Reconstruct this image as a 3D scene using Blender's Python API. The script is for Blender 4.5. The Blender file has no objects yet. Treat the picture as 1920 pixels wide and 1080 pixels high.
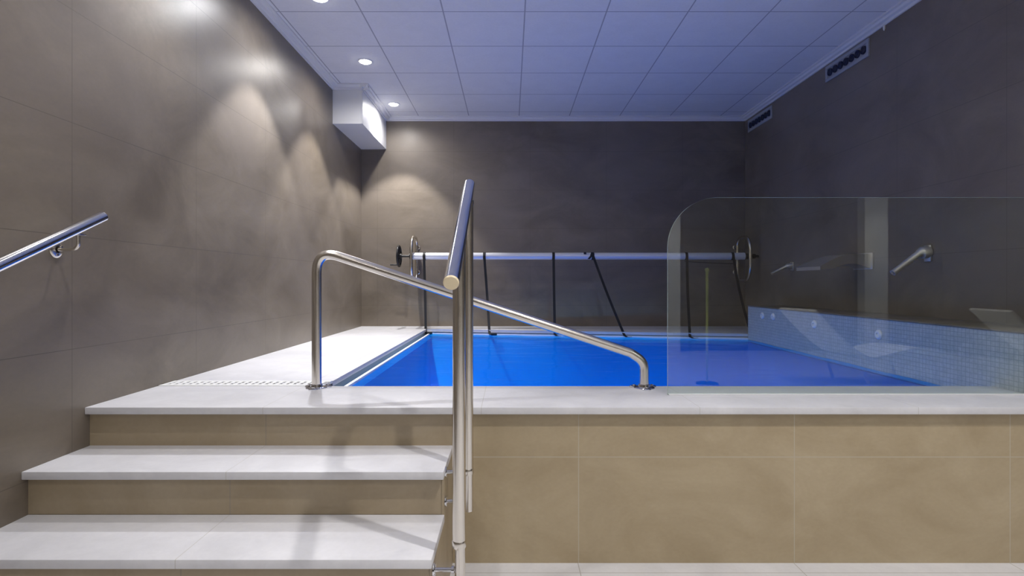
import bpy, bmesh, math, random
from mathutils import Vector, Matrix
random.seed(4)
S = bpy.context.scene
COL = S.collection
PI = math.pi

# ------------------------------------------------------------------ camera
# X to the right, Y into the room, Z up; hall floor Z=0, pool deck Z=0.67
CAM_Z = 1.195
cam = bpy.data.cameras.new('camera'); camo = bpy.data.objects.new('camera', cam); COL.objects.link(camo)
camo.location = (0, 0, CAM_Z); camo.rotation_euler = (PI/2, 0, 0)
cam.sensor_width = 36; cam.lens = 1047/1920*36
cam.shift_x = (960-956)/1920; cam.shift_y = -(540-530)/1920
cam.clip_start = 0.05; cam.clip_end = 60
S.camera = camo

# ------------------------------------------------------------------ world, exposure
w = bpy.data.worlds.new('world'); S.world = w; w.use_nodes = True
w.node_tree.nodes['Background'].inputs[0].default_value = (1, 0.97, 0.92, 1)
w.node_tree.nodes['Background'].inputs[1].default_value = 0.02
S.view_settings.view_transform = 'Standard'; S.view_settings.look = 'None'
S.view_settings.gamma = 1; S.view_settings.use_curve_mapping = False
S.view_settings.exposure = 0.14
S.cycles.max_bounces = 8; S.cycles.diffuse_bounces = 5; S.cycles.glossy_bounces = 4
S.cycles.transparent_max_bounces = 12; S.cycles.sample_clamp_indirect = 4
S.cycles.use_denoising = True

# ------------------------------------------------------------------ dimensions
XL, XR = -1.79, 2.836          # side walls
YB = 6.73                      # far wall
YF = 2.38                      # face of the wall that carries the pool platform
DECK = 0.67; CEIL = 3.185
HX, HY = 7.6, -4.6             # far corners of the hall behind the camera
WATER = CAM_Z - 0.583
POOL = [(-0.90, 2.86), (2.44, 2.86), (2.44, 5.72), (-0.90, 6.33)]

# ------------------------------------------------------------------ material helpers
def new_mat(name):
    m = bpy.data.materials.new(name); m.use_nodes = True
    nt = m.node_tree
    return m, nt, nt.nodes['Principled BSDF']

def plain(name, col, rough=0.5, metal=0.0, noise=0.0, nscale=8, spec=0.5):
    m, nt, b = new_mat(name)
    b.inputs['Base Color'].default_value = (*col, 1)
    b.inputs['Roughness'].default_value = rough; b.inputs['Metallic'].default_value = metal
    b.inputs['Specular IOR Level'].default_value = spec
    if noise:
        n = nt.nodes.new('ShaderNodeTexNoise'); n.inputs['Scale'].default_value = nscale; n.inputs['Detail'].default_value = 5
        tc = nt.nodes.new('ShaderNodeNewGeometry'); nt.links.new(tc.outputs['Position'], n.inputs['Vector'])
        mx = nt.nodes.new('ShaderNodeMix'); mx.data_type = 'RGBA'
        mx.inputs[6].default_value = (*[c*(1-noise) for c in col], 1); mx.inputs[7].default_value = (*[min(1, c*(1+noise)) for c in col], 1)
        nt.links.new(n.outputs['Fac'], mx.inputs[0]); nt.links.new(mx.outputs[2], b.inputs['Base Color'])
    return m

def seam_mask(nt, coord, period, offset, width):
    a = nt.nodes.new('ShaderNodeMath'); a.operation = 'SUBTRACT'; nt.links.new(coord, a.inputs[0]); a.inputs[1].default_value = offset
    p = nt.nodes.new('ShaderNodeMath'); p.operation = 'PINGPONG'; nt.links.new(a.outputs[0], p.inputs[0]); p.inputs[1].default_value = period/2
    l = nt.nodes.new('ShaderNodeMath'); l.operation = 'LESS_THAN'; nt.links.new(p.outputs[0], l.inputs[0]); l.inputs[1].default_value = width/2
    return l.outputs[0]

def tile(name, col, col2, u, su, ou, v, sv, ov, grout, gw=0.004, rough=0.42, mott=1.6, fine=0.06, stretch=(1, 1, 1), bump=0.15, spec=0.5, tint=None):
    """large stone tiles: mottled colour, joints on two world axes"""
    m, nt, b = new_mat(name); N = nt.nodes.new; L = nt.links.new
    g = N('ShaderNodeNewGeometry'); sp = N('ShaderNodeSeparateXYZ'); L(g.outputs['Position'], sp.inputs[0])
    ax = {'x': 0, 'y': 1, 'z': 2}
    mp = N('ShaderNodeMapping'); L(g.outputs['Position'], mp.inputs[0]); mp.inputs['Scale'].default_value = stretch
    n1 = N('ShaderNodeTexNoise'); n1.inputs['Scale'].default_value = mott; n1.inputs['Detail'].default_value = 9; n1.inputs['Roughness'].default_value = 0.62
    n1.inputs['Distortion'].default_value = 0.6
    n2 = N('ShaderNodeTexNoise'); n2.inputs['Scale'].default_value = 55; n2.inputs['Detail'].default_value = 4
    L(mp.outputs[0], n1.inputs['Vector']); L(mp.outputs[0], n2.inputs['Vector'])
    r = N('ShaderNodeMapRange'); L(n1.outputs['Fac'], r.inputs[0]); r.inputs[1].default_value = 0.3; r.inputs[2].default_value = 0.7
    mx = N('ShaderNodeMix'); mx.data_type = 'RGBA'; L(r.outputs[0], mx.inputs[0])
    mx.inputs[6].default_value = (*col, 1); mx.inputs[7].default_value = (*col2, 1)
    src = mx.outputs[2]
    if tint:                                   # slow drift of hue, as in natural stone
        n3 = N('ShaderNodeTexNoise'); n3.inputs['Scale'].default_value = 1.1; n3.inputs['Detail'].default_value = 3
        L(g.outputs['Position'], n3.inputs['Vector'])
        r3 = N('ShaderNodeMapRange'); L(n3.outputs['Fac'], r3.inputs[0]); r3.inputs[1].default_value = 0.4; r3.inputs[2].default_value = 0.65; r3.inputs[4].default_value = 0.6
        m3 = N('ShaderNodeMix'); m3.data_type = 'RGBA'; L(r3.outputs[0], m3.inputs[0]); L(src, m3.inputs[6]); m3.inputs[7].default_value = (*tint, 1)
        src = m3.outputs[2]
    f = N('ShaderNodeMapRange'); L(n2.outputs['Fac'], f.inputs[0]); f.inputs[3].default_value = 1-fine; f.inputs[4].default_value = 1+fine
    mf = N('ShaderNodeVectorMath'); mf.operation = 'SCALE'; L(src, mf.inputs[0]); L(f.outputs[0], mf.inputs['Scale'])
    a = seam_mask(nt, sp.outputs[ax[u]], su, ou, gw); c = seam_mask(nt, sp.outputs[ax[v]], sv, ov, gw)
    mm = N('ShaderNodeMath'); mm.operation = 'MAXIMUM'; L(a, mm.inputs[0]); L(c, mm.inputs[1])
    mg = N('ShaderNodeMix'); mg.data_type = 'RGBA'; L(mm.outputs[0], mg.inputs[0]); L(mf.outputs[0], mg.inputs[6]); mg.inputs[7].default_value = (*grout, 1)
    L(mg.outputs[2], b.inputs['Base Color'])
    b.inputs['Roughness'].default_value = rough; b.inputs['Specular IOR Level'].default_value = spec
    h = N('ShaderNodeMath'); h.operation = 'SUBTRACT'; L(n1.outputs['Fac'], h.inputs[0]); L(mm.outputs[0], h.inputs[1])
    bp = N('ShaderNodeBump'); bp.inputs['Strength'].default_value = bump; bp.inputs['Distance'].default_value = 0.004
    L(h.outputs[0], bp.inputs['Height']); L(bp.outputs[0], b.inputs['Normal'])
    return m

STONE, STONE2, TINT = (0.135, 0.111, 0.085), (0.235, 0.199, 0.157), (0.195, 0.167, 0.142)
GR = (0.125, 0.105, 0.085)
M = {}
M['wall_y'] = tile('greige stone tile along the side walls', STONE, STONE2, 'y', 0.904, 2.283, 'z', 0.463, -0.003, GR, 0.003, 0.38, 1.7, stretch=(1, 1, 1.6), tint=TINT, spec=0.5)
M['wall_x'] = tile('greige stone tile on the end wall', STONE, STONE2, 'x', 0.92, 0.244, 'z', 0.463, -0.003, GR, 0.0025, 0.42, 1.7, stretch=(1, 1, 1.8), tint=TINT)
M['wall_front'] = tile('beige stone tile on the platform face', (0.34, 0.265, 0.16), (0.45, 0.37, 0.245), 'x', 0.9195, 0.293, 'z', 0.463, 0.452-0.463, (0.44, 0.39, 0.30), 0.004, 0.45, 1.9, stretch=(1, 1, 1.5))
M['riser'] = tile('beige stone tile on the stair risers', (0.33, 0.26, 0.165), (0.41, 0.34, 0.24), 'x', 0.92, -1.04, 'z', 40, 20, (0.3, 0.26, 0.2), 0.004, 0.45, 2.2)
M['ledge_cap'] = tile('brown stone tile on the ledge', STONE, STONE2, 'y', 0.904, 2.283, 'x', 40, 20, GR, 0.004, 0.45, 2)
M['deck'] = tile('pale grey stone slabs', (0.60, 0.60, 0.63), (0.70, 0.70, 0.73), 'x', 0.92, -1.04, 'y', 40, 20, (0.53, 0.52, 0.51), 0.003, 0.4, 5, fine=0.05, bump=0.05)
M['tread'] = tile('pale grey stone treads', (0.60, 0.60, 0.63), (0.70, 0.70, 0.73), 'x', 0.92, -1.04, 'y', 40, 20, (0.53, 0.52, 0.51), 0.003, 0.4, 5, fine=0.05, bump=0.05)
M['floor'] = tile('pale hall floor tile', (0.58, 0.58, 0.60), (0.68, 0.68, 0.70), 'x', 0.92, 0.29, 'y', 0.92, 2.3, (0.4, 0.39, 0.37), 0.004, 0.35, 4)
M['ceil'] = tile('white mineral fibre ceiling panels', (0.74, 0.74, 0.76), (0.78, 0.78, 0.80), 'x', 0.6, 0.11, 'y', 0.6, 4.10, (0.40, 0.40, 0.44), 0.010, 0.8, 6, fine=0.05, spec=0.2)
M['mosaic'] = tile('small pale grey mosaic', (0.42, 0.47, 0.50), (0.54, 0.58, 0.60), 'y', 0.026, 0.0, 'z', 0.026, 0.952, (0.31, 0.36, 0.38), 0.003, 0.3, 14, fine=0.25)
M['basin'] = tile('blue pool mosaic', (0.02, 0.36, 0.88), (0.03, 0.42, 0.93), 'x', 0.025, 0, 'z', 0.025, 0, (0.1, 0.4, 0.85), 0.002, 0.3, 3)
M['white'] = plain('white painted metal', (0.74, 0.75, 0.77), 0.45)
M['plaster'] = plain('white plaster', (0.68, 0.68, 0.68), 0.7, noise=0.03)
M['column'] = plain('white column paint', (0.85, 0.86, 0.88), 0.6)
M['trim'] = plain('white cornice', (0.72, 0.72, 0.74), 0.6)
M['plastic'] = plain('white plastic', (0.85, 0.86, 0.86), 0.35)
M['lip'] = plain('white overflow lip', (0.88, 0.92, 0.95), 0.4)
M['gutter'] = plain('grey blue gutter', (0.28, 0.34, 0.42), 0.4)
M['black'] = plain('black webbing', (0.008, 0.008, 0.009), 0.6)
M['blackp'] = plain('black plastic', (0.01, 0.01, 0.012), 0.35)
M['dark'] = plain('dark recess', (0.012, 0.016, 0.04), 0.5)
M['jet'] = plain('dark air jet drum', (0.02, 0.025, 0.06), 0.35)
M['vent'] = plain('grey painted grille', (0.34, 0.36, 0.40), 0.5)
M['yellow'] = plain('yellow green pole coating', (0.75, 0.85, 0.25), 0.4)
M['drum'] = plain('silver anodised tube', (0.82, 0.83, 0.86), 0.35, 0.35)
M['cream'] = plain('cream plastic cap', (0.80, 0.68, 0.45), 0.4)

def steel(name, rough, col=(0.70, 0.66, 0.60)):
    m, nt, b = new_mat(name); N = nt.nodes.new; L = nt.links.new
    b.inputs['Metallic'].default_value = 1; b.inputs['Base Color'].default_value = (*col, 1)
    g = N('ShaderNodeNewGeometry'); n = N('ShaderNodeTexNoise'); n.inputs['Scale'].default_value = 30
    L(g.outputs['Position'], n.inputs['Vector'])
    r = N('ShaderNodeMapRange'); L(n.outputs['Fac'], r.inputs[0]); r.inputs[3].default_value = rough*0.8; r.inputs[4].default_value = rough*1.25
    L(r.outputs[0], b.inputs['Roughness'])
    return m
M['steel'] = steel('brushed stainless steel', 0.22)
M['chrome'] = steel('polished stainless steel', 0.10, (0.72, 0.72, 0.74))
M['spout'] = steel('satin steel spout', 0.42, (0.75, 0.71, 0.64))

def emis(name, col, s):
    m, nt, b = new_mat(name)
    b.inputs['Base Color'].default_value = (*col, 1); b.inputs['Emission Color'].default_value = (*col, 1); b.inputs['Emission Strength'].default_value = s
    return m
M['lamp'] = emis('lit lamp lens', (1, 0.97, 0.92), 25)
M['poollamp'] = emis('lit pool lamp lens', (0.1, 0.4, 1), 12)

def glass_mat():
    m = bpy.data.materials.new('clear glass pane'); m.use_nodes = True; nt = m.node_tree; nt.nodes.clear(); N = nt.nodes.new; L = nt.links.new
    o = N('ShaderNodeOutputMaterial'); t = N('ShaderNodeBsdfTransparent'); t.inputs[0].default_value = (0.93, 0.965, 0.945, 1)
    g = N('ShaderNodeBsdfGlossy'); g.inputs['Roughness'].default_value = 0.0; g.inputs[0].default_value = (1, 1, 1, 1)
    lw = N('ShaderNodeLayerWeight'); lw.inputs[0].default_value = 0.5
    pw = N('ShaderNodeMath'); pw.operation = 'POWER'; L(lw.outputs['Facing'], pw.inputs[0]); pw.inputs[1].default_value = 5
    f = N('ShaderNodeMapRange'); L(pw.outputs[0], f.inputs[0]); f.inputs[3].default_value = 0.05; f.inputs[4].default_value = 1.0
    mx = N('ShaderNodeMixShader'); L(f.outputs[0], mx.inputs[0]); L(t.outputs[0], mx.inputs[1]); L(g.outputs[0], mx.inputs[2]); L(mx.outputs[0], o.inputs[0])
    return m
M['glass'] = glass_mat()
M['glass_edge'] = plain('green polished glass edge', (0.42, 0.52, 0.46), 0.25)

def water_mat():
    m = bpy.data.materials.new('blue pool water'); m.use_nodes = True; nt = m.node_tree; nt.nodes.clear(); N = nt.nodes.new; L = nt.links.new
    o = N('ShaderNodeOutputMaterial'); geo = N('ShaderNodeNewGeometry')
    mp = N('ShaderNodeMapping'); mp.inputs['Scale'].default_value = (1.0, 2.2, 1); L(geo.outputs['Position'], mp.inputs[0])
    n = N('ShaderNodeTexNoise'); n.inputs['Scale'].default_value = 2.2; n.inputs['Detail'].default_value = 3; n.inputs['Distortion'].default_value = 0.8; L(mp.outputs[0], n.inputs['Vector'])
    bp = N('ShaderNodeBump'); bp.inputs['Strength'].default_value = 0.35; bp.inputs['Distance'].default_value = 0.03; L(n.outputs['Fac'], bp.inputs['Height'])
    t = N('ShaderNodeBsdfTransparent'); t.inputs[0].default_value = (0.2, 0.85, 1.0, 1)
    tl = N('ShaderNodeBsdfTranslucent'); tl.inputs[0].default_value = (0.02, 0.42, 1.0, 1)
    m1 = N('ShaderNodeMixShader'); m1.inputs[0].default_value = 0.35; L(t.outputs[0], m1.inputs[1]); L(tl.outputs[0], m1.inputs[2])
    g = N('ShaderNodeBsdfGlossy'); g.inputs['Roughness'].default_value = 0.06; L(bp.outputs[0], g.inputs['Normal'])
    f = N('ShaderNodeFresnel'); f.inputs[0].default_value = 1.33; L(bp.outputs[0], f.inputs['Normal'])
    fm = N('ShaderNodeMath'); fm.operation = 'MULTIPLY'; fm.inputs[1].default_value = 0.35; L(f.outputs[0], fm.inputs[0])
    m2 = N('ShaderNodeMixShader'); L(fm.outputs[0], m2.inputs[0]); L(m1.outputs[0], m2.inputs[1]); L(g.outputs[0], m2.inputs[2]); L(m2.outputs[0], o.inputs[0])
    return m
M['water'] = water_mat()

# ------------------------------------------------------------------ mesh helpers
def box(bm, x0, x1, y0, y1, z0, z1, bev=0.0):
    b2 = bmesh.new()
    r = bmesh.ops.create_cube(b2, size=1)
    for v in b2.verts:
        v.co = Vector(((x0+x1)/2 + v.co.x*(x1-x0), (y0+y1)/2 + v.co.y*(y1-y0), (z0+z1)/2 + v.co.z*(z1-z0)))
    if bev:
        bmesh.ops.bevel(b2, geom=list(b2.edges), offset=bev, segments=2, affect='EDGES', profile=0.5)
    merge(bm, b2)

def merge(bm, b2, mtx=None):
    if mtx is not None: bmesh.ops.transform(b2, matrix=mtx, verts=b2.verts)
    me = bpy.data.meshes.new('tmp'); b2.to_mesh(me); b2.free(); bm.from_mesh(me); bpy.data.meshes.remove(me)

def fillet(pts, rad, n=8):
    pts = [Vector(p) for p in pts]; out = [pts[0]]
    for i in range(1, len(pts)-1):
        a, b, c = pts[i-1], pts[i], pts[i+1]
        u, v = (a-b).normalized(), (c-b).normalized(); ang = u.angle(v)
        d = min(rad/math.tan(ang/2), (a-b).length*0.49, (c-b).length*0.49)
        p, q = b+u*d, b+v*d
        for k in range(n+1):
            t = k/n; out.append(p*(1-t)**2 + b*2*t*(1-t) + q*t*t)
    out.append(pts[-1]); return out

def tube(bm, pts, r, seg=20, cap=True, closed=False, rs=None):
    pts = [Vector(p) for p in pts]; n = len(pts); rings = []
    nrm = None
    for i, p in enumerate(pts):
        if closed: d = (pts[(i+1) % n]-pts[i-1]).normalized()
        else: d = (pts[min(i+1, n-1)]-pts[max(i-1, 0)]).normalized()
        if nrm is None:
            nrm = Vector((0, 0, 1)) if abs(d.z) < 0.9 else Vector((1, 0, 0))
        nrm = (nrm - d*nrm.dot(d)).normalized(); bi = d.cross(nrm)
        rr = rs[i] if rs else r
        rings.append([bm.verts.new(p + (nrm*math.cos(2*PI*k/seg) + bi*math.sin(2*PI*k/seg))*rr) for k in range(seg)])
    for i in range(n if closed else n-1):
        A, B = rings[i], rings[(i+1) % n]
        for k in range(seg):
            f = bm.faces.new((A[k], A[(k+1) % seg], B[(k+1) % seg], B[k])); f.smooth = True
    if cap and not closed:
        bm.faces.new(rings[0][::-1]); bm.faces.new(rings[-1])

def lathe(bm, prof, org, axis, seg=32):
    """prof: (distance along axis, radius)"""
    org = Vector(org); a = Vector(axis).normalized(); u = a.orthogonal().normalized(); v = a.cross(u); rings = []
    for t, r in prof:
        if r < 1e-6: rings.append([bm.verts.new(org+a*t)])
        else: rings.append([bm.verts.new(org+a*t+(u*math.cos(2*PI*k/seg)+v*math.sin(2*PI*k/seg))*r) for k in range(seg)])
    for A, B in zip(rings, rings[1:]):
        for k in range(seg):
            k2 = (k+1) % seg
            if len(A) == 1 and len(B) == 1: continue
            if len(A) == 1: bm.faces.new((A[0], B[k2], B[k]))
            elif len(B) == 1: bm.faces.new((A[k], A[k2], B[0]))
            else: bm.faces.new((A[k], A[k2], B[k2], B[k]))

def prism(bm, poly, ext, mp):
    """poly: list of 2-D points, extruded between ext[0] and ext[1]; mp(u, v, w) -> point"""
    A = [bm.verts.new(mp(u, v, ext[0])) for u, v in poly]; B = [bm.verts.new(mp(u, v, ext[1])) for u, v in poly]; n = len(poly)
    bm.faces.new(A[::-1]); bm.faces.new(B)
    for k in range(n): bm.faces.new((A[k], A[(k+1) % n], B[(k+1) % n], B[k]))

def obj(name, bm, mat, parent=None, auto=True):
    bmesh.ops.recalc_face_normals(bm, faces=bm.faces)
    me = bpy.data.meshes.new(name); bm.to_mesh(me); bm.free()
    o = bpy.data.objects.new(name, me); COL.objects.link(o)
    for m in (mat if isinstance(mat, (list, tuple)) else [mat]): me.materials.append(m)
    if auto:
        for p in me.polygons: p.use_smooth = True
        me.set_sharp_from_angle(angle=math.radians(40))
    if parent:
        o.parent = parent
        if parent.type == 'EMPTY': me.transform(Matrix.Translation(-parent.location))
        elif parent.parent: me.transform(Matrix.Translation(-parent.parent.location))
    return o

def tag(o, label, cat, group=None):
    o['label'] = label; o['category'] = cat
    if group: o['group'] = group
    return o
def thing(name, label, cat, loc=(0, 0, 0), group=None):
    o = bpy.data.objects.new(name, None); COL.objects.link(o); o.location = loc; o.empty_display_size = 0.1
    return tag(o, label, cat, group)
def struct(name, bm, mat, parent=None):
    o = obj(name, bm, mat, parent)
    o['kind'] = 'structure'
    return o
def nb(): return bmesh.new()

# ------------------------------------------------------------------ room shell
T = 0.12
b = nb(); box(b, XL-T, XL, HY-T, YB+T, -0.62, CEIL+0.1); struct('wall_left', b, M['wall_y'])
b = nb(); box(b, XL, XR, YB, YB+T, -0.62, CEIL+0.1); struct('wall_back', b, M['wall_x'])
b = nb(); box(b, XR, XR+T, YF, YB+T, -0.62, CEIL+0.1); struct('wall_right', b, M['wall_y'])
b = nb(); box(b, XR+T, HX, YF, YF+T, 0, CEIL+0.1); struct('wall_hall_front', b, M['wall_x'])
b = nb(); box(b, HX, HX+T, HY-T, YF+T, 0, CEIL+0.1); struct('wall_hall_right', b, M['wall_y'])
b = nb(); box(b, XL, HX, HY-T, HY, 0, CEIL+0.1); struct('wall_hall_back', b, M['wall_x'])
b = nb(); box(b, XL-T, HX+T, HY-T, YF+0.02, -0.1, 0); struct('floor', b, M['floor'])
b = nb(); box(b, XL-T, HX+T, HY-T, YB+T, CEIL, CEIL+0.1); struct('ceiling', b, M['ceil'])
# perimeter cornices: small L profile under the ceiling panels
def cornice(name, p, q, inward):
    p, q, i = Vector(p), Vector(q), Vector(inward); b = nb()
    poly = [(0, 0), (0.075, 0), (0.075, 0.012), (0.055, 0.014), (0.045, 0.028), (0.016, 0.030), (0.014, 0.045), (0, 0.045)]
    prism(b, poly, (0, 1), lambda u, v, w: p.lerp(q, w) + i*u - Vector((0, 0, v)))
    return struct(name, b, M['trim'])
BX0, BX1, BY0, BY1, BZ = XL, -1.49, 5.64, YB, CAM_Z+1.606
cornice('trim_1', (XL, HY, CEIL), (XL, BY0, CEIL), (1, 0, 0))
cornice('trim_2', (BX1, YB, CEIL), (XR, YB, CEIL), (0, -1, 0))
cornice('trim_3', (XR, YB, CEIL), (XR, YF, CEIL), (-1, 0, 0))
cornice('trim_4', (XL, BY0, CEIL), (BX1+0.07, BY0, CEIL), (0, -1, 0))
cornice('trim_5', (BX1, BY0-0.07, CEIL), (BX1, YB, CEIL), (1, 0, 0))

# boxed duct in the upper corner
t = thing('duct_boxing', 'white boxed-in duct in the upper corner where the ceiling meets the tiled walls', 'duct cover', (BX0, BY0, BZ))
b = nb(); box(b, BX0, BX1, BY0, BY1, BZ, CEIL-0.0); obj('casing', b, M['white'], t)
b = nb(); box(b, BX1-0.012, BX1+0.003, BY0-0.003, BY0+0.012, BZ, CEIL-0.046, 0.001); obj('corner_bead', b, M['white'], t)

# ------------------------------------------------------------------ pool platform
# platform face below the slab
b = nb(); box(b, -0.243, XR, YF, YF+0.10, 0, DECK-0.03); struct('wall_platform', b, M['wall_front'])
b = nb(); box(b, XL, -0.245, YF, YF+0.10, 0, DECK-0.03); struct('wall_platform_stair', b, M['riser'])
# deck slabs (one continuous ring round the pool opening)
def slab(name, poly, z0, z1, mat, bev=0.003):
    b = nb(); prism(b, poly, (z0, z1), lambda u, v, w: Vector((u, v, w)))
    bmesh.ops.bevel(b, geom=[e for e in b.edges], offset=bev, segments=2, affect='EDGES', profile=0.5)
    return struct(name, b, mat)
DX = -0.946
slab('floor_deck_front', [(XL, 2.35), (XR, 2.35), (XR, 2.835), (XL, 2.835)], DECK-0.03, DECK, M['deck'])
slab('floor_deck_side', [(XL, 2.985), (DX, 2.985), (DX, 6.33), (XL, 6.33)], DECK-0.03, DECK, M['deck'])
slab('floor_deck_far', [(XL, 6.333), (DX, 6.333), (2.44, 5.73), (XR, 5.73), (XR, YB), (XL, YB)], DECK-0.03, DECK, M['deck'])
b = nb(); box(b, XL, DX-0.012, 2.99, 6.33, -0.5, DECK-0.031)
box(b, XL, XR, 6.40, YB, -0.5, DECK-0.031)
struct('wall_deck_core', b, M['gutter'])

# perforated white drain cover between the two slabs
t = thing('drain_grating', 'white perforated drain cover let into the pale deck beside the grab rail foot', 'drain', (XL, 2.84, DECK-0.02))
b = nb(); box(b, XL, DX, 2.84, 2.98, DECK-0.03, DECK-0.014); obj('channel', b, M['dark'], t)
b = nb()
box(b, XL+0.002, DX-0.002, 2.840, 2.872, DECK-0.013, DECK+0.003, 0.001); box(b, XL+0.002, DX-0.002, 2.948, 2.980, DECK-0.013, DECK+0.003, 0.001)
x = XL+0.004
while x < DX-0.03:
    box(b, x, x+0.022, 2.873, 2.947, DECK-0.011, DECK+0.003); x += 0.036
box(b, XL+0.002, DX-0.002, 2.904, 2.916, DECK-0.012, DECK+0.002)
obj('cover', b, M['plastic'], t)

# the pool: basin, overflow gutter, white lip, water
pool = thing('swimming_pool', 'small raised pool of bright blue lit water behind the grab rail', 'pool', (0.8, 4.5, -0.5))
b = nb()
zb, zt = -0.48, WATER-0.02
vb = [b.verts.new((x, y, zb)) for x, y in POOL]; vt = [b.verts.new((x, y, zt)) for x, y in POOL]
b.faces.new(vb)
for k in range(4): b.faces.new((vb[k], vb[(k+1) % 4], vt[(k+1) % 4], vt[k]))
basin = obj('basin', b, M['basin'], pool)
sm = basin.modifiers.new('thick', 'SOLIDIFY'); sm.thickness = 0.03; sm.offset = 1
b = nb()
nx, ny = 90, 90
P = [Vector((*p, 0)) for p in POOL]
vs = [[None]*(ny+1) for _ in range(nx+1)]
for i in range(nx+1):
    for j in range(ny+1):
        u, v = i/nx, j/ny
        p = (P[0]*(1-u)+P[1]*u)*(1-v) + (P[3]*(1-u)+P[2]*u)*v
        z = WATER + 0.0022*math.sin(7.1*p.x+2*math.sin(2.3*p.y))*math.sin(5.3*p.y+1.7*math.sin(3.1*p.x)) + 0.0012*math.sin(13*p.x-9*p.y)
        vs[i][j] = b.verts.new((p.x, p.y, z))
for i in range(nx):
    for j in range(ny): b.faces.new((vs[i][j], vs[i+1][j], vs[i+1][j+1], vs[i][j+1]))
obj('water', b, M['water'], pool)
# lip along the left and far sides
b = nb()
box(b, -0.918, -0.895, 2.86, 6.34, WATER-0.05, WATER+0.013, 0.004)
obj('edge_lip', b, M['lip'], pool)
dv = (Vector((2.44, 5.72, 0))-Vector((-0.90, 6.33, 0))); dn = Vector((-dv.y, dv.x, 0)).normalized()
b = nb()
poly = [(0.0, -0.05), (0.028, -0.05), (0.028, 0.022), (0.0, 0.015)]
prism(b, poly, (0, 1), lambda u, v, w: Vector((-0.90, 6.33, WATER)) + dv*w + dn*u + Vector((0, 0, v)))
obj('edge_lip', b, M['lip'], pool)
b = nb()
poly = [(DX-0.01, WATER-0.012), (-0.919, WATER-0.03), (-0.919, WATER-0.045), (DX-0.01, WATER-0.045)]
prism(b, poly, (2.84, 6.37), lambda u, v, w: Vector((u, w, v)))
obj('gutter', b, M['gutter'], pool)
# underwater lamps with their light
def pool_lamp(x, y, z, nrm, power, turn=0.0):
    b = nb(); n = Vector(nrm)
    lathe(b, [(0, 0.09), (0.012, 0.09), (0.018, 0.075), (0.018, 0.07), (0.012, 0.07)], (x, y, z), nrm); fr = obj('pool_lamp', b, M['plastic'], pool)
    b = nb(); lathe(b, [(0.012, 0.07), (0.014, 0.0)], (x, y, z), nrm); obj('lens', b, M['poollamp'], fr)
    l = bpy.data.lights.new('pool_light', 'SPOT'); l.energy = power; l.color = (0.01, 0.55, 1.0); l.shadow_soft_size = 0.07; l.spot_size = math.radians(70); l.spot_blend = 0.5
    lo = bpy.data.objects.new('pool_light', l); COL.objects.link(lo); lo.location = Vector((x, y, z))+n*0.02; lo.rotation_euler = (n+Vector((turn, 0, -0.28))).to_track_quat('-Z', 'Y').to_euler()
POOLP = 46
for px_, k_ in ((-0.45, 2.4), (0.55, 1.2), (1.6, 0.6)): pool_lamp(px_, 2.863, 0.18, (0, 1, 0), POOLP*k_, -0.45 if px_ < 0 else 0)
for py_ in (3.6, 5.0): pool_lamp(-0.897, py_, 0.18, (1, 0, 0), POOLP*1.0)

# mosaic ledge on the right of the pool
t = thing('mosaic_ledge', 'long pale mosaic ledge along the pool below the steel spouts', 'ledge', (2.44, 2.84, 0))
b = nb(); box(b, 2.44, 2.47, 2.84, 5.72, 0.585, 0.952); box(b, 2.44, 2.47, 2.625, 2.84, DECK, 0.952); box(b, 2.47, XR, 5.69, 5.72, 0.585, 0.952); obj('mosaic_face', b, M['mosaic'], t)
b = nb(); box(b, 2.434, XR, 2.622, 5.726, 0.952, 0.962, 0.002); obj('cap', b, M['ledge_cap'], t)
b = nb(); box(b, 2.475, XR, 2.84, 5.685, 0.585, 0.951); box(b, 2.475, XR, 2.63, 2.84, DECK, 0.951); obj('core', b, M['gutter'], t)
for y, z in ((5.39, 0.876), (5.17, 0.88), (4.47, 0.862), (3.69, 0.852)):
    b = nb(); lathe(b, [(0, 0.032), (0.006, 0.032), (0.014, 0.024), (0.014, 0.013), (0.004, 0.012), (0.004, 0)], (2.44, y, z), (-1, 0, 0), 24)
    lab = {5.39: 'white jet nozzle on the mosaic ledge nearest the far end', 5.17: 'white jet nozzle on the mosaic, second from the far end',
           4.47: 'white jet nozzle on the mosaic below the wide blade spout', 3.69: 'white jet nozzle on the mosaic nearest the camera'}[y]
    tag(obj('jet_nozzle', b, M['plastic']), lab, 'jet nozzle', 'jet nozzles on the mosaic ledge')

# ------------------------------------------------------------------ staircase
R = (DECK)/4
stair = thing('staircase', 'pale stone steps with beige risers climbing from the floor to the pool deck', 'stairs', (XL, 1.42, 0))
SX = -0.243
noses = [1.735, 2.045]   # front edges of the treads
tz = [DECK-0.168*2-0.0, DECK-0.168]
lv = [(1.40, 1.735, DECK-0.168*3), (1.735, 2.045, DECK-0.168*2), (2.045, 2.38, DECK-0.168)]
for i, (y0, y1, z) in enumerate(lv):
    b = nb(); box(b, XL, SX, y0, y1+0.0 if i == 2 else y1+0.03, z-0.03, z, 0.003); obj('tread', b, M['tread'], stair)
    zb_ = 0 if i == 0 else lv[i-1][2]
    b = nb(); box(b, XL, SX-0.012, y0+0.03, y0+0.06, zb_, z-0.03); obj('riser', b, M['riser'], stair)
b = nb()
box(b, SX-0.011, SX-0.001, 1.43, YF, 0, lv[0][2]-0.03); box(b, SX-0.011, SX-0.001, 1.765, YF, lv[0][2]-0.03, lv[1][2]-0.03); box(b, SX-0.011, SX-0.001, 2.075, YF, lv[1][2]-0.03, lv[2][2]-0.03)
obj('side_panel', b, M['riser'], stair)

# ------------------------------------------------------------------ handrails
RR = 0.0212
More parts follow.
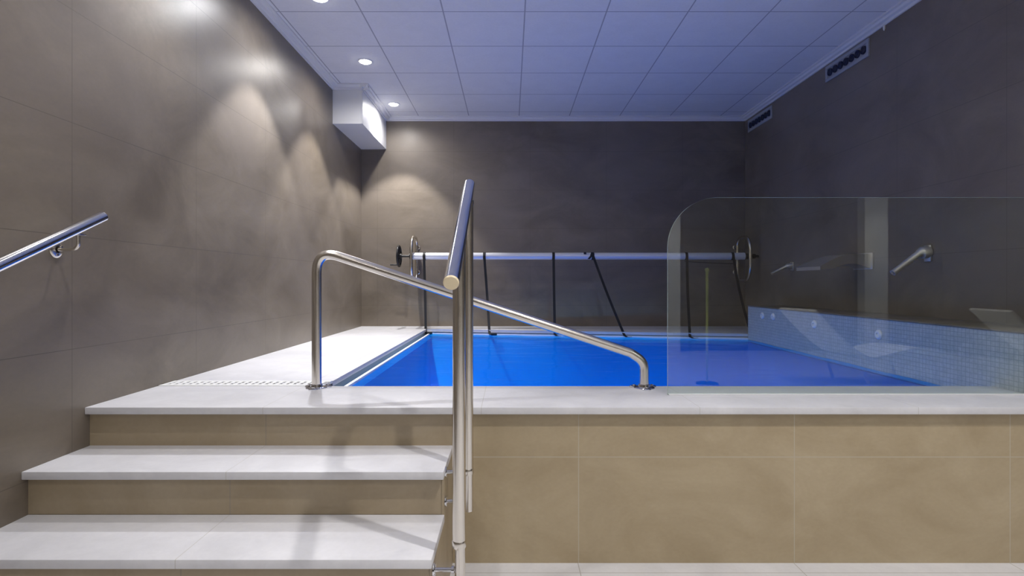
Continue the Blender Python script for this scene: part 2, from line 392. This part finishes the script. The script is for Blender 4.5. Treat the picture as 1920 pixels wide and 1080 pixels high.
# stair handrail on two posts
sl = 0.52
t = thing('stair_handrail', 'polished steel handrail on two posts rising beside the stone steps', 'handrail', (-0.16, 1.77, 0.15))
b = nb()
A = Vector((-0.155, 1.475, 1.196)); B = Vector((-0.161, 2.225, 1.196+0.75*sl))
tube(b, [A, B], RR, 32, cap=True); obj('rail', b, M['chrome'], t)
d = (A-B).normalized()
b = nb(); lathe(b, [(0, RR), (0.004, RR), (0.007, RR*0.9), (0.008, 0)], A, d); obj('end_cap', b, M['cream'], t)
b = nb(); lathe(b, [(0, RR), (0.003, RR), (0.005, RR*0.8), (0.006, 0)], B, -d); obj('end_cap', b, M['steel'], t)
for y, zlow, zj in ((1.77, 0.14, 0.368), (2.10, 0.338, 0.487)):
    zt_ = 1.196+(y-1.475)*sl-RR*1.0
    px = -0.161 if y < 2 else -0.158
    b = nb(); tube(b, [(px, y, zj), (px, y, zt_)], 0.0205, 28); po = obj('post', b, M['steel'], t)
    b = nb(); tube(b, [(px, y, zt_-0.012), (px, y, zt_+0.004)], 0.0225, 24); obj('collar', b, M['steel'], po)
    b = nb(); tube(b, [(px+0.003, y, zlow), (px+0.003, y, zj)], 0.0165, 24); lathe(b, [(0, 0.0205), (0.004, 0.0225), (0.02, 0.0225), (0.024, 0.0205)], (px, y, zj-0.012), (0, 0, 1)); obj('sleeve', b, M['steel'], po)
    for dz in (0.145, 0.035):
        z = zlow+dz
        b = nb(); tube(b, [(SX+0.001, y, z), (px-0.014, y, z)], 0.007, 16)
        lathe(b, [(0, 0.02), (0.005, 0.02), (0.007, 0.018), (0.007, 0)], (SX, y, z), (1, 0, 0), 24); lathe(b, [(0, 0.012), (0.008, 0.012), (0.010, 0.008)], (px-0.024, y, z), (1, 0, 0), 20)
        obj('stand_off', b, M['chrome'], po)

# wall handrail at the left
t = thing('wall_handrail', 'sloping polished steel handrail fixed along the tiled wall above the steps', 'handrail', (-1.70, 2.3, 1.3))
b = nb()
A = Vector((-1.70, 2.33, 1.470)); B = Vector((-1.70, 0.75, 1.470-1.58*0.46))
tube(b, [A, B], RR+0.001, 32); rl = obj('rail', b, M['chrome'], t)
b = nb(); lathe(b, [(0, RR), (0.003, RR), (0.005, RR*0.8), (0.006, 0)], A, (A-B)); obj('end_cap', b, M['steel'], t)
for y in (2.20, 1.0):
    zr = 1.470-(2.33-y)*0.46
    b = nb(); lathe(b, [(0, 0.033), (0.004, 0.033), (0.008, 0.028), (0.009, 0.012)], (XL, y, zr-0.085), (1, 0, 0), 28)
    tube(b, fillet([(XL+0.006, y, zr-0.085), (-1.70, y, zr-0.085), (-1.70, y, zr-0.018)], 0.03, 8), 0.007, 16)
    for a in range(3):
        lathe(b, [(0, 0.005), (0.003, 0.005), (0.004, 0.0)], (XL+0.008, y+0.021*math.cos(a*2.09+.5), zr-0.085+0.021*math.sin(a*2.09+.5)), (1, 0, 0), 10)
    obj('bracket', b, M['steel'], t)
    b = nb(); box(b, -1.716, -1.684, y-0.022, y+0.022, zr-0.028, zr-0.022, 0.001); obj('saddle', b, M['steel'], t)

# pool grab rail
t = thing('grab_rail', 'bent steel grab rail sloping down across the pool edge between two floor flanges', 'grab rail', (-0.12, 2.78, DECK))
b = nb()
tube(b, fillet([(-0.962, 2.78, DECK), (-0.962, 2.78, 1.362), (0.60, 2.78, 0.845), (0.668, 2.78, 0.80), (0.668, 2.78, DECK)], 0.085, 12), 0.0235, 32)
obj('bar', b, M['steel'], t)
for x in (-0.962, 0.668):
    b = nb(); lathe(b, [(0, 0.052), (0.004, 0.052), (0.008, 0.047), (0.009, 0.03), (0.02, 0.028), (0.022, 0.024)], (x, 2.78, DECK), (0, 0, 1), 32)
    fl = obj('flange', b, M['chrome'], t)
    for a in range(3):
        b = nb(); aa = a*2*PI/3+PI/2
        lathe(b, [(0, 0.022), (0.005, 0.022), (0.008, 0.019), (0.009, 0.0)], (x+0.052*math.cos(aa), 2.78-0.052*math.sin(aa), DECK), (0, 0, 1), 20)
        lathe(b, [(0.008, 0.008), (0.014, 0.008), (0.016, 0.0)], (x+0.052*math.cos(aa), 2.78-0.052*math.sin(aa), DECK), (0, 0, 1), 6)
        obj('flange_lug', b, M['chrome'], fl)

# ------------------------------------------------------------------ pool cover reel
RZ, RY = 1.497, 6.36
reel = thing('cover_reel', 'long silver cover reel tube with black straps mounted across the far tiled wall', 'pool cover reel', (0.8, RY, RZ))
b = nb(); tube(b, [(-1.12, RY, RZ), (2.67, RY, RZ)], 0.040, 32); dr = obj('drum', b, M['drum'], reel)
b = nb(); tube(b, [(-1.27, RY, RZ), (2.86-0.03, RY, RZ)], 0.014, 16); obj('axle', b, M['blackp'], reel)
for x in (-1.112, 2.715):
    y0, y1, z0, z1 = 6.30, 6.66, 1.215, 1.725
    r_ = 0.16
    pts = []
    for cx, cz, a0 in ((y0+r_, z1-r_, 180), (y1-r_*0.6, z1-r_*0.6, 90), (y1-r_*0.6, z0+r_*0.6, 0), (y0+r_, z0+r_, -90)):
        rr = r_ if cx < 6.5 else r_*0.6
        for k in range(9):
            a = math.radians(a0-90*k/8); pts.append((x, cx+rr*math.cos(a), cz+rr*math.sin(a)))
    b = nb(); tube(b, pts, 0.018, 20, closed=True); lo = obj('bracket_loop', b, M['steel'], reel)
    for z in (1.32, 1.62):
        b = nb(); tube(b, [(x, 6.66, z), (x, YB, z)], 0.012, 14); lathe(b, [(0, 0.03), (0.006, 0.03), (0.008, 0.02)], (x, YB, z), (0, -1, 0), 20)
        obj('wall_fixing', b, M['steel'], reel)
    b = nb(); lathe(b, [(-0.03, 0.02), (-0.03, 0.034), (0.03, 0.034), (0.03, 0.02)], (x, RY, RZ), (1, 0, 0), 24); box(b, x-0.015, x+0.015, y0, RY-0.03, RZ-0.02, RZ+0.02, 0.003); obj('bearing', b, M['blackp'], reel)
# hand wheel
WX = -1.262
b = nb(); tube(b, [(WX, RY+0.115*math.cos(a), RZ+0.115*math.sin(a)) for a in [2*PI*k/40 for k in range(40)]], 0.012, 12, closed=True)
wh = obj('hand_wheel', b, M['blackp'], reel)
b = nb()
for k in range(5):
    a = 2*PI*k/5+0.4; tube(b, [(WX, RY, RZ), (WX, RY+0.11*math.cos(a), RZ+0.11*math.sin(a))], 0.011, 10)
lathe(b, [(-0.03, 0), (-0.03, 0.03), (0.03, 0.03), (0.03, 0)], (WX, RY, RZ), (1, 0, 0), 20); obj('spokes', b, M['blackp'], wh)
b = nb(); tube(b, [(WX, RY-0.05, RZ-0.1), (WX-0.09, RY-0.05, RZ-0.1)], 0.009, 12); obj('crank_grip', b, M['blackp'], wh)
b = nb(); lathe(b, [(0, 0), (0, 0.028), (0.03, 0.028), (0.035, 0)], (2.76, RY, RZ), (1, 0, 0), 20); obj('end_knob', b, M['blackp'], reel)
# straps: wrap on the drum and a hanging band down to the water edge
def yedge(x): return 6.33 + (x+0.90)/(2.44+0.90)*(5.72-6.33)
def band(b, pts, wvec, th=0.003, width=0.03):
    wv = Vector(wvec).normalized()*width/2; rows = []
    for i, p in enumerate(pts):
        p = Vector(p); d = (Vector(pts[min(i+1, len(pts)-1)])-Vector(pts[max(i-1, 0)])).normalized(); n = d.cross(wv).normalized()*th/2
        rows.append([b.verts.new(p-wv-n), b.verts.new(p+wv-n), b.verts.new(p+wv+n), b.verts.new(p-wv+n)])
    for A_, B_ in zip(rows, rows[1:]):
        for k in range(4): b.faces.new((A_[k], A_[(k+1) % 4], B_[(k+1) % 4], B_[k]))
    b.faces.new(rows[0][::-1]); b.faces.new(rows[-1])
straps = [(795, 799), (908, 918), (1038, 1040), (1112, 1170), (1288, 1292), (1375, 1408)]
for i, (xa, xb) in enumerate(straps):
    sc = 1047/(RY-0.04)
    X0 = (xa-956)/sc
    X1 = X0
    for _ in range(5):                      # foot of the strap stands on the pool edge
        X1 = (xb-956)*(yedge(min(X1, 2.43))+0.02)/1047
    ye = yedge(min(X1, 2.43))+0.0
    b = nb()
    pts = [(X0, RY+0.0435*math.sin(a), RZ+0.0435*math.cos(a)) for a in [(-PI/2+2*PI*k/28) for k in range(29)]]
    band(b, pts, (1, 0, 0))
    n_ = 16; q0 = Vector((X0, RY-0.0435, RZ)); q1 = Vector((X1, ye-0.01, WATER+0.02))
    hang = []
    for k in range(n_+1):
        t_ = k/n_; p = q0.lerp(q1, t_); p.y += 0.05*math.sin(PI*t_)*(1 if i % 2 else 0.4); hang.append(p)
    hang += [q1+Vector((0.02, -0.04, -0.012)), q1+Vector((0.05, -0.07, -0.006))]
    hang = fillet(hang, 0.01, 2)
    band(b, hang, (1, 0, 0), width=0.028)
    st = obj('strap', b, M['black'], reel)
    if i in (0, 1):
        b = nb(); box(b, X1+0.02, X1+0.085, ye-0.11, ye-0.07, WATER+0.004, WATER+0.03, 0.006); obj('buckle', b, M['blackp'], st)
# loose strap stubs on the drum, and the slack cord at the end
b = nb()
X = (1097-956)/(1047/(RY-0.04)); box(b, X-0.014, X+0.014, RY-0.05, RY-0.02, RZ+0.02, RZ+0.045, 0.004)
X = (1107-956)/(1047/(RY-0.04)); band(b, [(X+0.01+0.02*math.cos(a), RY-0.046, RZ+0.04*math.sin(a)) for a in (1.3, 0.6, 0, -0.6, -1.2)], (0, 0, 1), 0.004, 0.02)
band(b, [(X+0.02, RY-0.046, RZ+0.04), (X+0.008, RY-0.047, RZ), (X-0.02, RY-0.046, RZ-0.035)], (1, 0, 0), 0.004, 0.028)
obj('strap_tie', b, M['black'], reel)
b = nb(); tube(b, [(x_, RY-0.03, RZ-0.06-0.025*math.sin(PI*(x_-1.98)/0.55*0.5)) for x_ in [1.98+0.55*k/12 for k in range(13)]], 0.004, 8); obj('slack_cord', b, M['black'], reel)

# ------------------------------------------------------------------ glass screen
GY = 2.61
gx0, gx1, gz0, gz1, gr = 0.737, XR-0.004, DECK+0.002, 1.593, 0.235
poly = [(gx0, gz0), (gx1, gz0), (gx1, gz1)]
for k in range(25):
    a = PI/2 + (PI/2)*k/24; poly.append((gx0+gr+gr*math.cos(a), gz1-gr+gr*math.sin(a)))
t = thing('glass_screen', 'clear glass screen with one rounded corner standing on the pale slab', 'glass screen', (gx0, GY, DECK))
b = nb()
n = len(poly)
A = [b.verts.new((u, GY-0.005, v)) for u, v in poly]
f = b.faces.new(A); 
B_ = [b.verts.new((u, GY+0.005, v)) for u, v in poly]
f2 = b.faces.new(B_[::-1])
for k in range(n):
    q = b.faces.new((A[k], A[(k+1) % n], B_[(k+1) % n], B_[k])); q.material_index = 1
gp = obj('pane', b, [M['glass'], M['glass_edge']], t)
b = nb(); box(b, gx0+0.004, gx1, GY-0.010, GY-0.0055, DECK, DECK+0.007, 0.001); box(b, gx0+0.004, gx1, GY+0.0055, GY+0.010, DECK, DECK+0.007, 0.001); obj('silicone_bead', b, M['white'], t)

# ------------------------------------------------------------------ spouts on the right wall
def cannon(y, z, dx, dz, r0, r1, label, h=0.07):
    t = thing('water_cannon', label, 'water spout', (XR, y, z), 'steel water cannons on the tiled wall')
    b = nb(); box(b, XR-0.012, XR, y-0.03, y+0.03, z-h*0.75, z+h*0.55, 0.003); obj('wall_plate', b, M['spout'], t)
    b = nb(); p = fillet([(XR-0.005, y, z), (XR-0.06, y, z-0.005), (XR-dx, y, z-dz)], 0.05, 6)
    k_ = len(p); tube(b, p, 0, 24, rs=[r0+(r1-r0)*i/(k_-1) for i in range(k_)])
    lathe(b, [(0, r1), (0.012, r1*1.05), (0.012, r1*0.7), (0.002, r1*0.6)], p[-1], p[-1]-p[-2], 24)
    obj('nozzle', b, M['spout'], t)
cannon(3.78, 1.402, 0.235, 0.135, 0.044, 0.020, 'tapered steel water cannon on the tiled wall nearest the camera, beyond the glass', 0.085)
cannon(5.60, 1.365, 0.20, 0.075, 0.028, 0.014, 'small steel water cannon on the tiled wall between the reel and the blade spout')

t = thing('blade_spout', 'wide steel waterfall blade spout on the tiled wall between the two small cannons', 'water spout', (XR, 4.47, 1.36))
b = nb(); box(b, XR-0.014, XR, 4.47-0.12, 4.47+0.12, 1.30, 1.43, 0.004); obj('wall_plate', b, M['spout'], t)
b = nb(); rows = []
K = 22
for k in range(K+1):
    u = k/K; X = XR-0.010-u*0.44
    top = 1.418 - (0.098*max(0, (u-0.42)/0.58)**1.5)
    bot = 1.305 + 0.038*math.sin(PI*min(1, u/0.75)) - 0.012*max(0, (u-0.75)/0.25)
    bot = min(bot, top-0.006)
    hw = 0.10+0.08*u**1.2
    rows.append([b.verts.new((X, 4.47-hw, bot)), b.verts.new((X, 4.47+hw, bot)), b.verts.new((X, 4.47+hw, top)), b.verts.new((X, 4.47-hw, top))])
for A_, B2 in zip(rows, rows[1:]):
    for k in range(4): b.faces.new((A_[k], A_[(k+1) % 4], B2[(k+1) % 4], B2[k]))
b.faces.new(rows[0][::-1]); b.faces.new(rows[-1])
obj('blade', b, M['spout'], t)

# ------------------------------------------------------------------ air grilles on the right wall
def grille(y0, y1, z0, z1, label, nj):
    t = thing('air_grille', label, 'air vent', (XR, (y0+y1)/2, z0), 'air grilles high on the tiled wall')
    b = nb(); e = 0.028
    box(b, XR-0.012, XR, y0, y1, z0, z0+e, 0.002); box(b, XR-0.012, XR, y0, y1, z1-e, z1, 0.002)
    box(b, XR-0.012, XR, y0, y0+e, z0+e, z1-e, 0.002); box(b, XR-0.012, XR, y1-e, y1, z0+e, z1-e, 0.002)
    obj('frame', b, M['vent'], t)
    b = nb(); box(b, XR-0.003, XR, y0+e, y1-e, z0+e, z1-e); obj('backing', b, M['vent'], t)
    w_ = (y1-y0-2*e)/nj; r = min(w_*0.42, (z1-z0-2*e)*0.46)
    for k in range(nj):
        yc = y0+e+w_*(k+0.5); zc = (z0+z1)/2
        b = nb(); lathe(b, [(0, r), (0.012, r*0.98), (0.014, r*0.85), (0.006, r*0.75), (0.006, 0)], (XR-0.003, yc, zc), (-1, 0, 0), 24)
        for q in (-0.45, 0, 0.45):
            box(b, XR-0.014, XR-0.008, yc-r*0.8, yc+r*0.8, zc+q*r-0.002, zc+q*r+0.002)
        obj('jet_drum', b, M['jet'], t)
grille(4.40, 5.00, 2.985, 3.125, 'near air grille with a row of dark drums high under the cornice', 7)
grille(6.03, 6.63, 2.975, 3.115, 'far air grille tucked into the upper corner beside the end wall', 7)
b = nb(); box(b, XR-0.012, XR, 4.217, 4.229, 3.11, 3.14, 0.002); lathe(b, [(0, 0.005), (0.008, 0.005), (0.010, 0)], (XR-0.006, 4.223, 3.11), (0, 0, -1), 12)
tag(obj('wall_clip', b, M['plastic']), 'tiny white clip on the dark tiled wall just below the cornice', 'clip')

# ------------------------------------------------------------------ ceiling downlights
def downlight(x, y, power, label, group='ceiling downlights', col=(1, 0.965, 0.93), spill=0.3, cone=80, blend=0.3):
    t = thing('downlight', label, 'ceiling light', (x, y, CEIL), group)
    b = nb(); lathe(b, [(0, 0.050), (0.003, 0.050), (0.006, 0.054), (0.006, 0.060), (0.002, 0.064), (0, 0.064)], (x, y, CEIL), (0, 0, -1), 32); obj('bezel', b, M['white'], t)
    b = nb(); lathe(b, [(0.001, 0.050), (0.010, 0.045), (0.018, 0.028), (0.021, 0)], (x, y, CEIL), (0, 0, -1), 24); obj('lamp_lens', b, M['lamp'], t)
    for e, sz, bl in ((power, cone, blend), (power*spill, 168, 0.6)):
        if e <= 0: continue
        l = bpy.data.lights.new('downlight_beam', 'SPOT'); l.energy = e; l.color = col; l.spot_size = math.radians(sz); l.spot_blend = bl; l.shadow_soft_size = 0.03
        o = bpy.data.objects.new('downlight_beam', l); COL.objects.link(o); o.location = (x, y, CEIL-0.03)
W = 90
downlight(-1.295, 6.22, W*1.6, 'lit ceiling downlight beside the white duct boxing near the far wall', spill=0.18)
downlight(-1.30, 5.02, W*1.55, 'lit ceiling downlight just in front of the white duct boxing', spill=0.18)
downlight(-1.33, 3.90, W*1.55, 'lit ceiling downlight cut by the top of the picture', col=(0.97, 0.97, 1), spill=0.18)
hall = [(-1.33, 2.70), (-1.33, 1.5), (-1.2, -0.9), (0.9, 1.1), (0.9, -0.5), (0.9, -2.6), (3.3, 0.9), (3.3, -0.8), (2.83, -3.5), (1.6, -4.15), (5.2, -1.8), (6.3, -3.5)]
hall_lab = ['above the drain grating, between the pool deck and the steps', 'above the middle of the stone steps', 'beside the tiled side wall behind the camera',
            'in front of the platform face', 'straight behind the camera', 'furthest back over the empty floor', 'off to the side of the platform', 'over the side of the hall floor',
            'added to brighten the slim white column', 'close to the hall end wall beside the slim column', 'over the white loungers', 'added to brighten the wide white column']  # the two lamps at the columns are added to strengthen their mirror images
for i, (x, y) in enumerate(hall):
    downlight(x, y, W*(0.5 if x < -1.25 else 1.4 if y > 1 else 1.0), 'lit hall downlight ' + hall_lab[i], 'hall downlights', spill=0.2, cone=108, blend=0.7)

# ------------------------------------------------------------------ hall behind the camera (seen mirrored in the glass)
for x, lab in ((2.83, 'slim white column at the hall wall, mirrored at the edge of the glass'), (6.3, 'wide white column at the hall wall, mirrored beside the blade spout')):
    w_ = 0.10 if x < 4 else 0.2
    b = nb(); box(b, x-w_, x+w_, HY+0.02, HY+0.22, 0, CEIL); tag(obj('column', b, M['column']), lab, 'column')
def lounger(x, y, rz, label):
    t = thing('sun_lounger', label, 'sun lounger', (0, 0, 0), 'white loungers in the hall')
    prof = []
    for k in range(33):
        s = k/32*1.9
        z = 0.34 + 0.10*math.sin(s/1.9*2*PI-0.3)*(1-s/2.6) + (0.55*max(0, (s-1.15)/0.75)**1.25)
        prof.append((s-0.95, z))
    b = nb(); band(b, [(u, 0, v) for u, v in prof], (0, 1, 0), 0.03, 0.62); obj('shell', b, M['plastic'], t)
    for u in (-0.55, 0.35):
        b = nb(); tube(b, fillet([(u-0.12, -0.28, 0), (u, -0.28, 0.33), (u, 0.28, 0.33), (u-0.12, 0.28, 0)], 0.05, 5), 0.018, 12); obj('leg_frame', b, M['plastic'], t)
    t.location = (x, y, 0); t.rotation_euler = (0, 0, rz)
lounger(4.3, -1.5, math.radians(170), 'white curved lounger behind the camera, mirrored low in the glass')
lounger(6.45, -1.1, math.radians(185), 'second white curved lounger, mirrored over the mosaic at the edge')
t = thing('pole_stand', 'thin yellow green pole on a round foot, mirrored in the glass screen', 'pole', (2.33, -1.38, 0))
b = nb(); tube(b, [(2.33, -1.38, 0.02), (2.33, -1.38, 1.33)], 0.014, 16); obj('pole', b, M['yellow'], t)
b = nb(); lathe(b, [(0, 0), (0, 0.02), (0.03, 0.026), (0.05, 0.0)], (2.33, -1.38, 1.325), (0, 0, 1), 16); obj('knob', b, M['yellow'], t)
b = nb(); lathe(b, [(0, 0), (0, 0.13), (0.012, 0.13), (0.025, 0.03), (0.025, 0)], (2.33, -1.38, 0), (0, 0, 1), 28); obj('foot', b, M['blackp'], t)
